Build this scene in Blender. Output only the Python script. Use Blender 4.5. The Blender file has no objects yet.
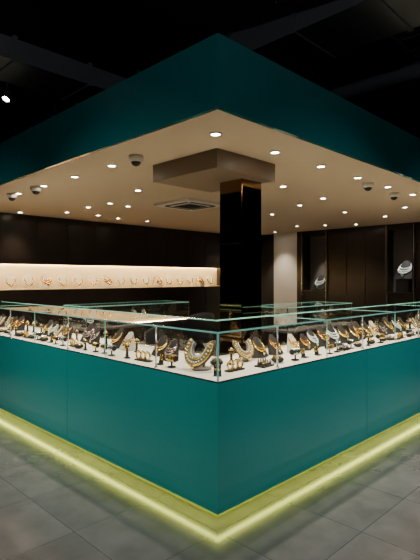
import bpy, bmesh, math, random
from mathutils import Matrix, Vector
random.seed(11)
S2=math.sqrt(2)
CAM=Vector((-2.017,-1.951,1.5))
scene=bpy.context.scene
COL=scene.collection
# ---------------------------------------------------------------- materials
def pmat(name,col,rough=.5,metal=0,emit=None,es=0,coat=0,spec=.5,noise=0,nscale=8,crough=.03):
    m=bpy.data.materials.new(name); m.use_nodes=True
    nt=m.node_tree; b=nt.nodes['Principled BSDF']
    b.inputs['Base Color'].default_value=(*col,1)
    b.inputs['Roughness'].default_value=rough
    b.inputs['Metallic'].default_value=metal
    b.inputs['Specular IOR Level'].default_value=spec
    b.inputs['Coat Weight'].default_value=coat
    b.inputs['Coat Roughness'].default_value=crough
    if emit:
        b.inputs['Emission Color'].default_value=(*emit,1)
        b.inputs['Emission Strength'].default_value=es
    if noise:
        tc=nt.nodes.new('ShaderNodeTexCoord'); n=nt.nodes.new('ShaderNodeTexNoise')
        n.inputs['Scale'].default_value=nscale; n.inputs['Detail'].default_value=6
        mx=nt.nodes.new('ShaderNodeMix'); mx.data_type='RGBA'
        mx.inputs[6].default_value=(*[c*(1-noise) for c in col],1)
        mx.inputs[7].default_value=(*[min(1,c*(1+noise)) for c in col],1)
        nt.links.new(tc.outputs['Object'],n.inputs['Vector'])
        nt.links.new(n.outputs['Fac'],mx.inputs[0])
        nt.links.new(mx.outputs[2],b.inputs['Base Color'])
    return m
def glassmat(name,tint=(.95,.98,.965)):
    m=bpy.data.materials.new(name); m.use_nodes=True
    nt=m.node_tree; nt.nodes.clear()
    o=nt.nodes.new('ShaderNodeOutputMaterial'); mx=nt.nodes.new('ShaderNodeMixShader')
    t=nt.nodes.new('ShaderNodeBsdfTransparent'); g=nt.nodes.new('ShaderNodeBsdfGlossy')
    lw=nt.nodes.new('ShaderNodeLayerWeight'); lw.inputs['Blend'].default_value=.5
    p=nt.nodes.new('ShaderNodeMath'); p.operation='POWER'; p.inputs[1].default_value=4
    ma=nt.nodes.new('ShaderNodeMath'); ma.operation='MULTIPLY_ADD'; ma.inputs[1].default_value=.88; ma.inputs[2].default_value=.09
    t.inputs['Color'].default_value=(*tint,1); g.inputs['Roughness'].default_value=.01
    nt.links.new(lw.outputs['Facing'],p.inputs[0]); nt.links.new(p.outputs[0],ma.inputs[0])
    nt.links.new(ma.outputs[0],mx.inputs[0]); nt.links.new(t.outputs[0],mx.inputs[1])
    nt.links.new(g.outputs[0],mx.inputs[2]); nt.links.new(mx.outputs[0],o.inputs[0])
    return m
def floormat():
    m=bpy.data.materials.new('floor_tile'); m.use_nodes=True
    nt=m.node_tree; b=nt.nodes['Principled BSDF']
    tc=nt.nodes.new('ShaderNodeTexCoord'); br=nt.nodes.new('ShaderNodeTexBrick')
    br.offset=0; br.inputs['Scale'].default_value=1
    br.inputs['Brick Width'].default_value=.6; br.inputs['Row Height'].default_value=.6
    br.inputs['Mortar Size'].default_value=.003; br.inputs['Mortar Smooth'].default_value=.2
    br.inputs['Color1'].default_value=(.088,.088,.092,1); br.inputs['Color2'].default_value=(.110,.110,.114,1)
    br.inputs['Mortar'].default_value=(.045,.045,.045,1)
    n=nt.nodes.new('ShaderNodeTexNoise'); n.inputs['Scale'].default_value=5; n.inputs['Detail'].default_value=8
    mx=nt.nodes.new('ShaderNodeMix'); mx.data_type='RGBA'; mx.blend_type='OVERLAY'; mx.inputs[0].default_value=.5
    nt.links.new(tc.outputs['Object'],br.inputs['Vector']); nt.links.new(tc.outputs['Object'],n.inputs['Vector'])
    nt.links.new(br.outputs['Color'],mx.inputs[6]); nt.links.new(n.outputs['Fac'],mx.inputs[7])
    nt.links.new(mx.outputs[2],b.inputs['Base Color'])
    b.inputs['Roughness'].default_value=.26
    b.inputs['Coat Weight'].default_value=.45; b.inputs['Coat Roughness'].default_value=.14
    return m
M=dict(
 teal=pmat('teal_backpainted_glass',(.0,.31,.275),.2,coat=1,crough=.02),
 teal_shaded=pmat('teal_glass_shaded',(.0,.18,.185),.2,coat=1,crough=.03),  # same glass as the counter, with the fascia's dimmer light put into its colour
 soffit=pmat('soffit_paint',(.60,.46,.315),.75,noise=.03),
 bulk=pmat('bulkhead_paint',(.20,.145,.10),.4),
 bronze=pmat('bronze_mirror',(.46,.28,.15),.05,metal=1),
 darkmirror=pmat('dark_mirror',(.22,.165,.13),.04,metal=1),
 black=pmat('black_paint',(.008,.008,.009),.6),
 ceil=pmat('ceiling_black',(.03,.03,.034),.85,noise=.3),
 duct=pmat('duct_dark_metal',(.13,.135,.145),.5,metal=.3),
 wood=pmat('dark_wenge_panel',(.014,.009,.007),.28,noise=.35,nscale=4),
 niche=pmat('niche_cream',(.74,.62,.42),.6),
 white=pmat('white_deck_laminate',(.77,.74,.68),.5,noise=.02),
 gold=pmat('gold',(1.0,.66,.16),.24,metal=1),
 silver=pmat('steel',(.75,.75,.74),.22,metal=1),
 pearl=pmat('pearl_gem',(.75,.85,.8),.15,coat=1),
 ruby=pmat('ruby_gem',(.25,.02,.03),.1,coat=1),
 emerald=pmat('emerald_gem',(.02,.25,.12),.1,coat=1),
 velvet=pmat('black_velvet',(.012,.01,.01),.8),
 cream=pmat('cream_suede',(.50,.46,.39),.8),
 plate=pmat('porcelain_plate',(.74,.72,.66),.3),
 taupe=pmat('taupe_suede',(.13,.11,.10),.8),
 glass=glassmat('clear_glass'),
 edge=pmat('glass_edge_green_glow',(.22,.55,.48),.12,coat=1,emit=(.3,.85,.72),es=.10),  # faint emission paints the bright glint of the edges; they are no lamp
 led=pmat('led_strip_lime',(1,1,1),.5,emit=(.76,.82,.13),es=20),
 ledwarm=pmat('led_strip_warm',(1,1,1),.5,emit=(1,.72,.36),es=80),
 lamp=pmat('lamp_disc',(1,1,1),.5,emit=(1,.88,.68),es=60),
 trimw=pmat('lamp_trim_white',(.7,.66,.6),.4),
 grille=pmat('grille_grey',(.36,.33,.29),.5),
 wallg=pmat('grey_plaster',(.66,.63,.60),.8,noise=.05),
 plinth=pmat('plinth_laminate',(.30,.33,.18),.5),
 curtain=pmat('curtain_fabric',(.03,.025,.022),.9),
 floor=floormat(),
)
# ---------------------------------------------------------------- mesh builder
class MB:
    def __init__(s): s.bm=bmesh.new(); s.mats=[]
    def mi(s,k):
        if k not in s.mats: s.mats.append(k)
        return s.mats.index(k)
    def _fin(s,ret,k,smooth=False):
        i=s.mi(k); fs=set()
        for v in ret:
            for f in v.link_faces: fs.add(f)
        for f in fs: f.material_index=i; f.smooth=smooth
    def box(s,a,b,k,mat=None):
        a=Vector(a); b=Vector(b); c=(a+b)/2; d=b-a
        mt=Matrix.Translation(c)@Matrix.Diagonal((*d,1))
        if mat: mt=mat@mt
        r=bmesh.ops.create_cube(s.bm,size=1,matrix=mt); s._fin(r['verts'],k)
    def cyl(s,c,r1,r2,h,k,seg=20,mat=None,smooth=True):
        mt=Matrix.Translation(Vector(c)+Vector((0,0,h/2)))
        if mat: mt=mat@mt
        r=bmesh.ops.create_cone(s.bm,cap_ends=True,segments=seg,radius1=r1,radius2=r2,depth=h,matrix=mt)
        s._fin(r['verts'],k,False)
        if smooth:
            for v in r['verts']:
                for f in v.link_faces:
                    if len(f.verts)==4: f.smooth=True
    def sph(s,c,r,k,sc=(1,1,1),u=10,v=6,mat=None):
        mt=Matrix.Translation(c)@Matrix.Diagonal((*sc,1))
        if mat: mt=mat@mt
        q=bmesh.ops.create_uvsphere(s.bm,u_segments=u,v_segments=v,radius=r,matrix=mt); s._fin(q['verts'],k,True)
    def grid(s,fn,nu,nv,k,closeu=False,closev=False):
        i=s.mi(k); V=[[s.bm.verts.new(fn(a/(nu if closeu else nu-1),b/(nv if closev else nv-1))) for b in range(nv)] for a in range(nu)]
        for a in range(nu if closeu else nu-1):
            for b in range(nv if closev else nv-1):
                f=s.bm.faces.new((V[a][b],V[(a+1)%nu][b],V[(a+1)%nu][(b+1)%nv],V[a][(b+1)%nv]))
                f.material_index=i; f.smooth=True
    def torus(s,mat,R,r,k,nu=24,nv=7,flat=1):
        def fn(u,v):
            a=u*2*math.pi; b=v*2*math.pi
            return mat@Vector(((R+r*math.cos(b))*math.cos(a),(R+r*math.cos(b))*math.sin(a),r*flat*math.sin(b)))
        s.grid(fn,nu,nv,k,True,True)
    def lathe(s,prof,k,c=(0,0,0),seg=20):
        c=Vector(c)
        def fn(u,v):
            a=u*2*math.pi; j=min(int(round(v*(len(prof)-1))),len(prof)-1); r,z=prof[j]
            return c+Vector((r*math.cos(a),r*math.sin(a),z))
        s.grid(fn,seg,len(prof),k,True,False)
    def mesh(s,name):
        bmesh.ops.recalc_face_normals(s.bm,faces=s.bm.faces[:])
        me=bpy.data.meshes.new(name); s.bm.to_mesh(me); s.bm.free()
        for k in s.mats: me.materials.append(M[k])
        return me
    def obj(s,name,parent=None,bevel=0):
        return mkobj(name,s.mesh(name),parent,bevel)
def mkobj(name,me,parent=None,bevel=0):
    o=bpy.data.objects.new(name,me); COL.objects.link(o)
    if parent: o.parent=parent
    if bevel:
        m=o.modifiers.new('bevel','BEVEL'); m.width=bevel; m.segments=2; m.limit_method='ANGLE'
    return o
def empty(name,loc=(0,0,0)):
    o=bpy.data.objects.new(name,None); COL.objects.link(o); o.location=loc; o.empty_display_size=.1; return o
def box(name,a,b,k,parent=None,bevel=0):
    q=MB(); q.box(a,b,k); return q.obj(name,parent,bevel)
def pix(px,py,z):
    f=475*(z-1.5)/(278-py); r=f*(px-210)/475
    return Vector((CAM.x+(f+r)/S2,CAM.y+(f-r)/S2,z))
# ---------------------------------------------------------------- shell
WX,WY=6.7,5.5
SO=2.51; CT=2.95; CEIL=4.3
box('floor',(-9,-9,-.1),(10,10,0),'floor')
box('ceiling',(-9,-9,CEIL),(10,10,CEIL+.1),'ceil')
box('wall_north',(-9,10,0),(10,10.1,CEIL),'ceil'); box('wall_east',(10,-9,0),(10.1,10,CEIL),'ceil')
box('wall_south',(-9,-9.1,0),(10,-9,CEIL),'ceil'); box('wall_west',(-9.1,-9,0),(-9,10,CEIL),'ceil')
# shop back-left wall with lit niche
NZ0,NZ1=1.31,1.75; NX0,NX1=.3,6.0
q=MB()
q.box((0.05,WY,0),(WX,WY+.45,NZ0),'wood'); q.box((0.05,WY,NZ1),(WX,WY+.45,SO-.001),'wood')
q.box((0.05,WY,NZ0),(NX0,WY+.45,NZ1),'wood'); q.box((NX1,WY,NZ0),(WX,WY+.45,NZ1),'wood')
q.box((NX0,WY+.34,NZ0),(NX1,WY+.45,NZ1),'niche'); q.box((NX0,WY+.004,NZ0),(NX1,WY+.34,NZ0+.012),'niche')
for i in range(12):
    x=.35+i*.55
    if x+.5<WX:
        q.box((x,WY-.006,NZ1+.03),(x+.535,WY,SO-.03),'wood'); q.box((x,WY-.006,.12),(x+.535,WY,NZ0-.05),'wood')
q.box((NX0,WY,NZ1-.03),(NX1,WY+.012,NZ1),'wood')
q.obj('wall_shop_back')
b=MB(); b.box((NX0+.02,WY+.03,NZ1-.012),(NX1-.02,WY+.05,NZ1-.003),'ledwarm'); b.box((NX0+.02,WY+.315,NZ1-.010),(NX1-.02,WY+.33,NZ1-.003),'ledwarm'); b.obj('niche_led_strip')
# right wall with display windows
e=MB(); x0=WX
ys=[(0.05,1.5,'wood'),(1.5,2.06,'win'),(2.06,3.3,'wood'),(3.3,3.95,'win'),(3.95,4.07,'wood'),(4.07,4.7,'wallg'),(4.7,WY-.001,'curtain')]
for a,b,k in ys:
    if k=='win':
        e.box((x0,a,0),(x0+.4,b,1.22),'wood'); e.box((x0,a,2.42),(x0+.4,b,SO-.001),'wood')
        e.box((x0+.34,a,1.22),(x0+.4,b,2.42),'taupe')
        for yy in (a,b-.05):
            e.box((x0-.03,yy,.1),(x0,yy+.05,SO-.02),'wood'); e.box((x0-.036,yy+.02,.1),(x0-.03,yy+.03,SO-.02),'silver')
        e.box((x0-.03,a,1.2),(x0,b,1.24),'wood'); e.box((x0-.03,a,2.40),(x0,b,2.44),'wood')
    elif k=='curtain':
        n=14
        for i in range(n):
            yy=a+(b-a)*(i+.5)/n; e.cyl((x0+.05,yy,.02),.035,.035,SO-.04,'curtain',10)
        e.box((x0+.07,a,0),(x0+.4,b,SO-.001),'curtain')
    else: e.box((x0,a,0),(x0+.4,b,SO-.001),k)
    if k=='wood':
        t=a
        while t<b-.1:
            e.box((x0-.012,t+.01,.12),(x0,min(t+.4,b)-.01,SO-.05),'wood'); t+=.4
e.obj('wall_shop_right')
# ---------------------------------------------------------------- canopy
can=empty('illuminated_canopy')
def panels(axis,z0,z1,L,k,th,par,nm,step=1.83,off=0):
    t=0;i=0
    while t<L-.01:
        t2=min(t+step,L); g=.0025
        if axis=='x': box(f'{nm}_{i}',(t+(g if i else 0),off,z0),(t2-g,off+th,z1),k,par)
        else: box(f'{nm}_{i}',(off,t+(g if i else th),z0),(off+th,t2-g,z1),k,par)
        t=t2;i+=1
panels('x',SO,CT,WX+.4,'teal_shaded',.03,can,'fascia_right',step=3.6)
panels('y',SO,CT,WY+.45,'teal_shaded',.03,can,'fascia_left',step=3.6)
box('soffit_slab',(.03,.03,SO+.002),(WX+.4,WY+.45,SO+.05),'soffit',can)
box('canopy_top',(.03,.03,CT-.05),(WX+.4,WY+.45,CT-.01),'black',can)
# boxed column head and mirrored column
BZ=2.36
c=MB()
c.box((.63,.62,BZ),(1.37,1.42,SO),'bulk')
c.obj('column_bulkhead')
c=MB()
cx,cy,cs=1.077,.753,.26
c.box((cx,cy,0),(cx+cs,cy+cs,BZ),'darkmirror')
c.box((cx-.006,cy+.003,.02),(cx,cy+cs-.003,BZ-.002),'bronze'); c.box((cx+.003,cy-.006,.02),(cx+cs-.003,cy,BZ-.3),'darkmirror'); c.box((cx+.003,cy-.006,BZ-.296),(cx+cs-.003,cy,BZ-.002),'bronze')
for z in (.6,1.2,1.8): c.box((cx-.008,cy,z),(cx-.005,cy+cs,z+.004),'black')
c.obj('mirrored_column')
# ceiling cassette
p=pix(190,204,SO); c=MB(); h=.35
c.box((-h,-h,-.03),(h,h,0),'trimw'); c.box((-.17,-.17,-.036),(.17,.17,-.03),'grille')
for i in range(9): c.box((-.16,-.16+i*.036,-.042),(.16,-.148+i*.036,-.036),'black')
for sx,sy in((1,0),(-1,0),(0,1),(0,-1)):
    if sx: c.box((min(sx*.22,sx*.27),-.22,-.034),(max(sx*.22,sx*.27),.22,-.029),'black')
    else: c.box((-.22,min(sy*.22,sy*.27),-.034),(.22,max(sy*.22,sy*.27),-.029),'black')
o=c.obj('air_conditioner_cassette',bevel=.004); o.location=(p.x,p.y,SO+.001)
# downlights
dl=empty('recessed_downlights')
c=MB(); c.torus(Matrix.Translation((0,0,-.003)),.037,.007,'trimw'); c.cyl((0,0,-.006),.03,.03,.005,'lamp'); dme=c.mesh('downlight')
pts=[]
for k in range(8): pts.append((.36+.68*k,.37))
for k in range(2,8): pts.append((.37,.36+.66*k))
for px,py in [(283,186),(323,198),(138,190),(110,203),(88,207),(67,212),(98,215),(118,218),(147,221),(272,214),(297,226),(325,225),(356,224),(250,205),(20,212),(300,205),(345,212),(385,216),(405,207),(128,206),(45,215)]:
    v=pix(px,py,SO); 
    if v.x<WX-.2 and v.y<WY-.2: pts.append((v.x,v.y))
pts.append((6.35,4.4))  # extra wall-washer, added to brighten the grey plaster panel
for i,(x,y) in enumerate(pts):
    o=mkobj(f'downlight_{i}',dme,dl); o.location=(x,y,SO)
    L=bpy.data.lights.new(f'downlight_lamp_{i}','SPOT'); L.energy=150 if (x<.5 or y<.5) else 75 ; L.color=(1,.83,.61); L.spot_size=math.radians(84); L.spot_blend=.8; L.shadow_soft_size=.03
    lo=bpy.data.objects.new(f'downlight_lamp_{i}',L); COL.objects.link(lo); lo.parent=dl; lo.location=(x,y,SO-.03)
# dome cameras
c=MB(); c.lathe([(0,0),(.06,0),(.062,-.02),(.055,-.045),(.04,-.048)],'trimw'); c.sph((0,0,-.045),.042,'black',u=16,v=10)
c.torus(Matrix.Translation((0,0,-.046)),.043,.006,'trimw'); cme=c.mesh('dome')
for px,py in [(136,156),(36,187),(368,183),(394,193),(12,194)]:
    v=pix(px,py,SO); o=mkobj('dome_security_camera',cme); o.location=(v.x,v.y,SO+.001)
# ---------------------------------------------------------------- counter
LX,LY=5.6,4.7; D=.58; Z0,Z1,ZG=.10,.88,1.175
ct=empty('teal_display_counter')
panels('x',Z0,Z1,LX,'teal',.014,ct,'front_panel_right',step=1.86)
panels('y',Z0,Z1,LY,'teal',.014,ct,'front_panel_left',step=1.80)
b=MB(); b.box((.014,.014,Z0),(LX,D,Z1-.03),'black'); b.box((.014,D,Z0),(D,LY,Z1-.03),'black')
b.box((.12,.12,0),(LX-.1,D-.05,Z0),'plinth'); b.box((.12,D-.05,0),(D-.05,LY-.1,Z0),'plinth')
b.obj('cabinet_body',ct)
b=MB(); b.box((.014,.014,Z1-.03),(LX,D,Z1+.002),'white'); b.box((.014,D,Z1-.03),(D,LY,Z1+.002),'white'); b.obj('display_deck',ct)
b=MB(); b.box((.05,.05,Z0-.012),(LX-.05,.075,Z0-.002),'led'); b.box((.05,.075,Z0-.012),(.075,LY-.05,Z0-.002),'led'); b.obj('toe_kick_led',ct)
# glass case
g=MB(); i=g.mi('glass')
def quad(vs,k):
    f=g.bm.faces.new([g.bm.verts.new(v) for v in vs]); f.material_index=g.mi(k)
zt=ZG; zb=Z1+.002; o_=.008
quad([(o_,o_,zb),(LX,o_,zb),(LX,o_,zt),(o_,o_,zt)],'glass'); quad([(o_,o_,zb),(o_,LY,zb),(o_,LY,zt),(o_,o_,zt)],'glass')
quad([(o_,o_,zt),(LX,o_,zt),(LX,D,zt),(o_,D,zt)],'glass'); quad([(o_,D,zt),(D,D,zt),(D,LY,zt),(o_,LY,zt)],'glass')
quad([(D,D,zb),(LX,D,zb),(LX,D,zt),(D,D,zt)],'glass'); quad([(D,D,zb),(D,LY,zb),(D,LY,zt),(D,D,zt)],'glass')
quad([(LX,o_,zb),(LX,D,zb),(LX,D,zt),(LX,o_,zt)],'glass'); quad([(o_,LY,zb),(D,LY,zb),(D,LY,zt),(o_,LY,zt)],'glass')
g.obj('case_glass',ct)
E=.005; b=MB()
b.box((0,0,zt-E),(LX,E*2,zt+E),'edge'); b.box((0,E*2,zt-E),(E*2,LY,zt+E),'edge')
b.box((D,D-E,zt-E),(LX,D+E,zt+E),'edge'); b.box((D-E,D,zt-E),(D+E,LY,zt+E),'edge')
b.box((.003,.003,zb),(.012,.012,zt),'edge')
for s in (1.22,2.44,3.66,4.88):
    if s<LX: b.box((s-.002,0.004,zb),(s+.002,.010,zt),'edge'); b.box((s-.0015,.004,zt-.003),(s+.0015,D,zt+.003),'edge')
    if s<LY: b.box((.004,s-.002,zb),(.010,s+.002,zt),'edge'); b.box((.004,s-.0015,zt-.003),(D,s+.0015,zt+.003),'edge')
b.obj('glass_edges',ct)
b=MB()
for s in (.62,1.84,3.06,4.28):
    for (x,y) in ((s,.03),(.03,s)):
        if x<LX and y<LY:
            b.cyl((x,y,zb),.006,.006,zt-zb,'silver',12); b.cyl((x,y,zb),.014,.012,.01,'silver',14); b.cyl((x,y,zt-.012),.012,.014,.01,'silver',14)
            b.cyl((x,y,zb+.14),.010,.010,.012,'silver',14)
b.obj('glass_support_posts',ct)
b=MB(); b.box((D-.012,D-.012,zb),(LX,D+.012,zb+.02),'silver'); b.box((D-.012,D+.012,zb),(D+.012,LY,zb+.02),'silver')
b.box((.0,-.002,zb-.004),(LX,.004,zb+.004),'silver'); b.box((-.002,.004,zb-.004),(.004,LY,zb+.004),'silver'); b.obj('metal_tracks',ct)
# ---------------------------------------------------------------- jewellery pieces (face -Y, origin at base)
def bust(kind=0,form='cream'):
    m=MB(); H=.17
    def w(v):
        return .085*(1-v)**.7*(.3+.7*(1-v)) + .024+ (.018*math.sin(min(1,v*1.0)*math.pi))
    def srf(u,v,o=0):
        ww=w(v); a=(u-.5)*math.pi; x=ww*math.sin(a)
        y=-(.045*(1-v)+.022+o)*math.cos(a)+ .05*v
        return Vector((x,y,.006+v*H))
    m.grid(lambda u,v:srf(u,v),17,12,form)
    m.grid(lambda u,v:Vector((w(v)*(2*u-1),.05*v+.004,.006+v*H)),6,12,form)
    m.cyl((0,0,0),.065,.06,.008,form,24)
    m.cyl((0,.045,H+.0),.02,.02,.008,form,16)
    bead='pearl' if kind==2 else 'gold'
    for row in range(3 if kind!=1 else 2):
        n=26
        for i in range(n):
            t=i/(n-1); u=.06+.88*t; v=.80-(.50-.13*row)*math.sin(t*math.pi)**.8
            r=.006 if row==0 else .0044
            m.sph(srf(u,v,.005),r*(1+.5*math.sin(t*math.pi)),bead if (i+row)%5 or kind else 'ruby',u=8,v=5)
    pd=srf(.5,.24,.01); m.sph(pd,.016,bead,(1,.5,1.3)); m.sph(pd+Vector((0,-.008,0)),.007,'emerald' if kind else 'ruby')
    m.sph(pd+Vector((0,0,-.022)),.006,'pearl')
    return m.mesh('necklace_bust')
def collar(form='taupe'):
    m=MB(); T=Matrix.Rotation(math.radians(58),4,'X')
    def P(u,v,h=0):
        a=math.radians(155+230*u); R=.045+.062*v
        q=Vector((R*math.cos(a)*1.0,R*math.sin(a)*1.25,.012*math.sin(v*math.pi)+h)); q=T@q; q.z+=.137; return q
    m.grid(lambda u,v:P(u,v),28,8,form); m.grid(lambda u,v:P(u,v,-.008),28,8,form)
    for row,vv in enumerate((.2,.42,.65,.86)):
        n=24+row*6
        for i in range(n):
            k='gold' if row in(1,3) else 'pearl'
            if row==2 and i%2: continue
            m.sph(P(.03+.94*i/(n-1),vv,.004),.0048+.0009*row,k,u=8,v=5)
    m.sph(P(.5,.98,.006),.013,'gold',(1,.6,1.2)); m.cyl((0,.02,0),.06,.055,.01,form,24); m.box((-.006,.03,.005),(.006,.045,.12),form)
    m.cyl((0,0,0),.05,.05,.008,form,24)
    return m.mesh('collar_necklace')
def roll():
    m=MB(); R=Matrix.Translation((0,0,.075))@Matrix.Rotation(math.pi/2,4,'Y')
    m.cyl((0,0,-.06),.022,.022,.12,'velvet',20,mat=R); m.cyl((0,0,0),.035,.033,.008,'velvet',20); m.cyl((0,0,.006),.007,.007,.06,'velvet',12)
    for i,x in enumerate((-.042,-.02,.002,.024,.045)):
        m.torus(Matrix.Translation((x,0,.074))@Matrix.Rotation(math.pi/2,4,'Y'),.026,.0048,'gold' if i!=1 else 'silver',20,6)
    return m.mesh('bracelet_roll')
def bangles():
    m=MB(); m.box((-.09,-.025,0),(.09,.03,.012),'velvet')
    for i,x in enumerate((-.058,0,.058)):
        T=Matrix.Translation((x,0,.047))@Matrix.Rotation(math.radians(82),4,'X')
        m.torus(T,.03,.0062,'gold',28,8,1.6); m.sph((x,-.004,.082),.011,'gold'); m.sph((x,-.010,.082),.006,'pearl')
        for k in range(8):
            a=k*math.pi/4+.4; m.sph(T@Vector((.036*math.cos(a),.036*math.sin(a),0)),.004,'gold')
    return m.mesh('bangle_trio')
def rings():
    m=MB(); m.box((-.075,-.05,0),(.075,.05,.012),'velvet')
    for i in range(4):
        for j in range(2):
            x=-.052+i*.035; y=-.022+j*.044; h=.045+.012*j
            m.cyl((x,y,.012),.012,.004,h,'taupe',12); m.torus(Matrix.Translation((x,y,.012+h*.45)),.0105,.0032,'gold',16,6); m.sph((x,y-.012,.014+h*.5),.005,'ruby' if (i+j)%3==0 else 'pearl')
    return m.mesh('ring_cones')
def cushion():
    m=MB(); m.sph((0,0,.028),.055,'velvet',(1,1,.5),20,10)
    for r in (.018,.03,.041): m.torus(Matrix.Translation((0,-.004,.056-r*.28))@Matrix.Rotation(.18,4,'X'),r,.005,'gold',24,6)
    m.sph((0,-.03,.05),.009,'gold',(1,1,1.4))
    return m.mesh('velvet_cushion')
def earr():
    m=MB(); m.box((-.03,-.02,0),(.03,.03,.008),'velvet')
    T=Matrix.Translation((0,.02,.008))@Matrix.Rotation(math.radians(-12),4,'X')
    m.box((-.028,-.003,0),(.028,.003,.085),'velvet',T)
    for x in (-.014,.014):
        m.sph(T@Vector((x,-.006,.07)),.0065,'gold'); m.torus(T@Matrix.Translation((x,-.007,.05))@Matrix.Rotation(math.pi/2,4,'X'),.009,.0025,'gold',16,6); m.sph(T@Vector((x,-.007,.034)),.0065,'gold',(1,1,1.5))
    return m.mesh('earring_stand')
def tower():
    m=MB(); m.lathe([(0,0),(.03,0),(.03,.006),(.016,.012),(.011,.05),(.01,.09),(.02,.105),(.024,.112),(0,.114)],'velvet')
    m.torus(Matrix.Translation((0,0,.122)),.02,.006,'gold'); m.torus(Matrix.Translation((0,0,.098)),.018,.004,'gold'); m.sph((0,-.018,.085),.008,'gold',(1,1,1.6)); m.sph((0,0,.13),.010,'pearl')
    return m.mesh('pendant_tower')
def plate():
    m=MB(); T=Matrix.Translation((0,.01,.098))@Matrix.Rotation(math.radians(78),4,'X')
    m.cyl((0,0,-.004),.085,.088,.008,'plate',32,mat=T); m.torus(T@Matrix.Translation((0,0,.004)),.083,.005,'plate',32,6)
    for i in range(22):
        a=math.radians(150+240*i/21); m.sph(T@Vector((.052*math.cos(a),.056*math.sin(a),.009)),.0072+.003*math.sin(math.pi*i/21),'gold',u=8,v=5)
    m.sph(T@Vector((0,-.066,.012)),.012,'gold'); m.cyl((0,.02,0),.045,.04,.012,'plate',20); m.box((-.008,.03,.01),(.008,.05,.1),'plate'); m.box((-.02,-.012,.008),(.02,.02,.02),'plate')
    return m.mesh('round_plate')
K={'necklace_bust':bust(0,'cream'),'pendant_necklace_bust':bust(1,'velvet'),'layered_necklace_bust':bust(0,'velvet'),'pearl_necklace_bust':bust(2,'velvet'),'collar_necklace_stand':collar(),'gold_bracelet_roll':roll(),
 'gold_bangle_trio':bangles(),'ring_cone_tray':rings(),'velvet_chain_cushion':cushion(),'earring_stand':earr(),'pendant_tower_stand':tower(),'round_necklace_plate':plate()}
def silvered(src,name):
    me=K[src].copy(); me.name=name
    for i,mt in enumerate(me.materials):
        if mt==M['gold']: me.materials[i]=M['silver']
    K[name]=me
silvered('gold_bracelet_roll','silver_bracelet_roll'); silvered('layered_necklace_bust','silver_necklace_bust'); silvered('velvet_chain_cushion','silver_chain_cushion')
zd=Z1+.003
def put(kind,x,y,side,par=None,jit=.12,sc=.86,z=None):
    o=mkobj(kind,K[kind],par); o.location=(x,y,zd if z is None else z)
    o.rotation_euler[2]=(0 if side=='x' else (-math.pi/2 if side=='y' else -math.pi/4))+random.uniform(-jit,jit); o.scale=(sc,)*3
    return o
# hero pieces near the corner
put('earring_stand',.13,.13,'d'); 
hx=[('gold_bangle_trio',.34,.17),('ring_cone_tray',.60,.13),('velvet_chain_cushion',.78,.15),('silver_bracelet_roll',.96,.12),('pendant_tower_stand',.49,.34),('collar_necklace_stand',.66,.38),('earring_stand',1.11,.13),('pendant_necklace_bust',.88,.40),('layered_necklace_bust',1.08,.40)]
hy=[('gold_bracelet_roll',.12,.56),('earring_stand',.12,.70),('silver_necklace_bust',.30,.78),('gold_bangle_trio',.13,.90),('pendant_tower_stand',.12,1.09),('velvet_chain_cushion',.35,.60),('pendant_necklace_bust',.38,1.0)]
for k,x,y in hx: put(k,x,y,'x')
for k,x,y in hy: put(k,x,y,'y')
put('collar_necklace_stand',.20,.36,'y',sc=1.1)
put('velvet_chain_cushion',.38,.38,'d')
mass=empty('jewelry_assortment')
small=['gold_bracelet_roll','velvet_chain_cushion','earring_stand','ring_cone_tray','pendant_tower_stand','gold_bangle_trio','silver_chain_cushion','silver_bracelet_roll']
big=['necklace_bust','pendant_necklace_bust','layered_necklace_bust','collar_necklace_stand','layered_necklace_bust','pearl_necklace_bust','silver_necklace_bust','pendant_necklace_bust','pendant_tower_stand']
for side,L in (('x',LX),('y',LY)):
    for row,d,st,kinds in ((0,.11,.135,small),(1,.37,.165,big)):
        s=1.28
        while s<L-.15:
            k=random.choice(kinds); dd=d+random.uniform(-.02,.03); sc=random.uniform(.66,.84) if row==0 else random.uniform(.72,1.0)
            (put(k,s,dd,'x',mass,.2,sc) if side=='x' else put(k,dd,s,'y',mass,.2,sc)); s+=st*(.75+.3*sc)
# niche necklaces
nm=empty('niche_necklace_display')
x=.5; i=0
while x<NX1-.15:
    put('round_necklace_plate' if i%4 else 'necklace_bust',x,WY+.17,'x',nm,.05,1.35,NZ0+.013); x+=.30; i+=1
# right wall windows displays
for yy,z in ((1.78,1.222),(3.62,1.222)):
    zz=z+(.25 if yy<3 else .03)
    box('window_plinth',(WX+.08,yy-.12,z),(WX+.32,yy+.12,zz),'velvet')
    put('pearl_necklace_bust',WX+.2,yy,'y',None,.02,2.0 if yy<3 else 1.7,zz+.001)
    L=bpy.data.lights.new('window_spot','SPOT'); L.energy=60; L.color=(1,.95,.85); L.spot_size=.7; L.spot_blend=.5; L.shadow_soft_size=.03
    lo=bpy.data.objects.new('window_spot',L); COL.objects.link(lo); lo.location=(WX+.08,yy,2.40)
    lo.rotation_euler=(0,-.08,0)
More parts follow.
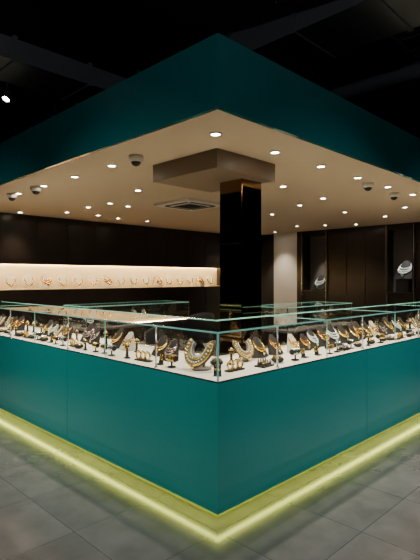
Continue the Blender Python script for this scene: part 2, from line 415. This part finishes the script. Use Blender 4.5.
# ---------------------------------------------------------------- inner island cases
def island(x0,y0,x1,y1):
    r=empty('island_display_case')
    b=MB(); b.box((x0,y0,0),(x1,y1,.86),'wood'); b.box((x0-.01,y0-.01,.86),(x1+.01,y1+.01,.89),'taupe'); b.obj('cabinet',r,.004)
    b=MB()
    for a,c_ in (((x0,y0,.89),(x1,y0+.004,1.15)),((x0,y1-.004,.89),(x1,y1,1.15)),((x0,y0,.89),(x0+.004,y1,1.15)),((x1-.004,y0,.89),(x1,y1,1.15)),((x0,y0,1.15),(x1,y1,1.156))): b.box(a,c_,'glass')
    b.obj('glass_box',r)
    b=MB()
    for (a,c_) in (((x0,y0),(x1,y0)),((x0,y1),(x1,y1)),((x0,y0),(x0,y1)),((x1,y0),(x1,y1))):
        b.box((min(a[0],c_[0])-.005,min(a[1],c_[1])-.005,1.148),(max(a[0],c_[0])+.005,max(a[1],c_[1])+.005,1.158),'edge')
    for xx in (x0,x1):
        for yy in (y0,y1): b.box((xx-.005,yy-.005,.89),(xx+.005,yy+.005,1.15),'silver')
    b.obj('case_frame',r)
    n=int((x1-x0)/.2)
    for i in range(n):
        o=put(random.choice(big+small),x0+.15+i*(x1-x0-.3)/max(1,n-1),y0+.2,'x',r,.1,1,.892)
island(.95,3.1,2.6,3.65)
island(2.5,1.3,4.0,1.85)
# chairs (black tub chairs) inside
def chair(x,y,rot,):
    r=empty('black_tub_chair',(x,y,0)); r.rotation_euler[2]=rot
    b=MB(); b.cyl((0,0,.70),.20,.22,.09,'velvet',32); b.cyl((0,0,.02),.025,.025,.68,'silver',16); b.lathe([(0,0),(.21,0),(.21,.012),(.05,.03),(.03,.05),(0,.05)],'silver')
    b.torus(Matrix.Translation((0,0,.30)),.16,.01,'silver',32,8)
    for k in range(3):
        a=k*2.094; T=Matrix.Rotation(a,4,'Z'); b.box((0,-.006,.294),(.16,.006,.306),'silver',T)
    def bk(u,v):
        a=math.radians(200*u-10); return Vector((.24*math.cos(a)*(1+.06*v),.24*math.sin(a)*(1+.06*v),.76+v*(.16+.17*math.sin(u*math.pi))))
    b.grid(bk,24,6,'velvet')
    ob=b.obj('seat',r); md=ob.modifiers.new('s','SOLIDIFY'); md.thickness=.004
chair(1.35,2.2,math.radians(200)); chair(2.0,2.35,math.radians(170))
# ---------------------------------------------------------------- overhead services above
sv=empty('ceiling_ductwork')
d=MB()
d.box((1.6,-8.9,3.75),(2.3,9.5,4.1),'duct')
for i in range(22): d.box((1.58,-8.8+i*.78,3.73),(2.32,-8.76+i*.78,4.12),'duct')
for i in range(8): d.cyl((1.62,-8+i*2.2,4.1),.008,.008,.2,'duct',8); d.cyl((2.28,-8+i*2.2,4.1),.008,.008,.2,'duct',8)
d.obj('main_duct',sv)
d=MB(); d.box((-8.9,2.4,3.5),(9.5,2.95,3.7),'duct')
for i in range(22): d.box((-8.8+i*.78,2.38,3.48),(-8.76+i*.78,2.97,3.72),'duct')
d.obj('cross_duct',sv)
d=MB()
RXm=Matrix(((1,0,0,0),(0,0,1,0),(0,-1,0,0),(0,0,0,1)))
for xx,zz,rr in ((-.6,4.05,.05),(-.35,4.1,.03),(2.6,4.0,.06),(3.2,3.75,.09)): d.cyl((xx,-zz,-8),rr,rr,16,'duct',16,mat=RXm)
d.obj('pipes',sv)
d=MB()
for yy in (-.3,.05): d.box((-8,yy,3.85),(9,yy+.03,3.92),'duct')
for i in range(60): d.box((-8+i*.28,-.3,3.855),(-7.97+i*.28,.08,3.87),'duct')
for i in range(9):
    for yy in (-.29,.06): d.cyl((-7.9+i*2,yy,3.9),.006,.006,.4,'duct',6)
d.obj('cable_tray',sv)
# track spotlights: first in view, others added unseen to light counter, concourse and ducts
def track(x,y,z,target,E,size=70,col=(1,.93,.85)):
    r=empty('ceiling_spotlight',(x,y,z)); b=MB()
    b.cyl((0,0,.08),.008,.008,CEIL-z-.08,'duct',8); b.obj('stem',r)
    b=MB(); b.lathe([(0,.10),(.045,.10),(.05,.0),(.055,-.05),(.05,-.05),(.045,-.03)],'duct',seg=24); b.cyl((0,0,-.035),.043,.043,.004,'lamp',20)
    hd=b.obj('head',r); dr=(Vector(target)-Vector((x,y,z))).normalized(); hd.rotation_euler=dr.to_track_quat('-Z','Y').to_euler()
    L=bpy.data.lights.new('bulb','SPOT'); L.energy=E; L.color=col; L.spot_size=math.radians(size); L.spot_blend=1; L.shadow_soft_size=.06
    lo=bpy.data.objects.new('bulb',L); COL.objects.link(lo); lo.parent=r; lo.location=dr*.06; lo.rotation_euler=hd.rotation_euler
v=pix(7,97,3.95); track(v.x,v.y,3.95,(-1.5,3.5,0),60)
track(-3.6,.9,3.9,(0,1.2,.4),400,size=58,col=(.97,.97,.97))  # added spot out of view, brightens the left teal front
track(1.2,-3.6,3.9,(1.4,0,.4),380,size=58,col=(.85,.92,1))  # added cool spot out of view, for the right teal front
track(-4.0,3.6,3.9,(0,3.4,.4),380,size=58,col=(.97,.97,.97))  # second added spot for the left front, unseen
track(4.0,-4.0,3.9,(3.6,0,.4),380,size=58,col=(.85,.92,1))  # second added cool spot for the right front, unseen
track(-2.8,-2.8,3.9,(-1.2,-1.2,0),110,size=90)
track(-3.4,-3.4,3.4,(1.5,1.5,4.3),150,size=120,col=(.85,.92,1))  # made-up uplight, unseen, added so the dark ducts show
# world
w=bpy.data.worlds.new('world'); scene.world=w; w.use_nodes=True
w.node_tree.nodes['Background'].inputs[0].default_value=(.6,.75,1,1); w.node_tree.nodes['Background'].inputs[1].default_value=.01
# camera
cd=bpy.data.cameras.new('camera'); cd.sensor_width=36; cd.lens=475/560*36; cd.shift_y=-2/560
co=bpy.data.objects.new('camera',cd); COL.objects.link(co); co.location=CAM; co.rotation_euler=(math.pi/2,0,-math.pi/4)
scene.camera=co
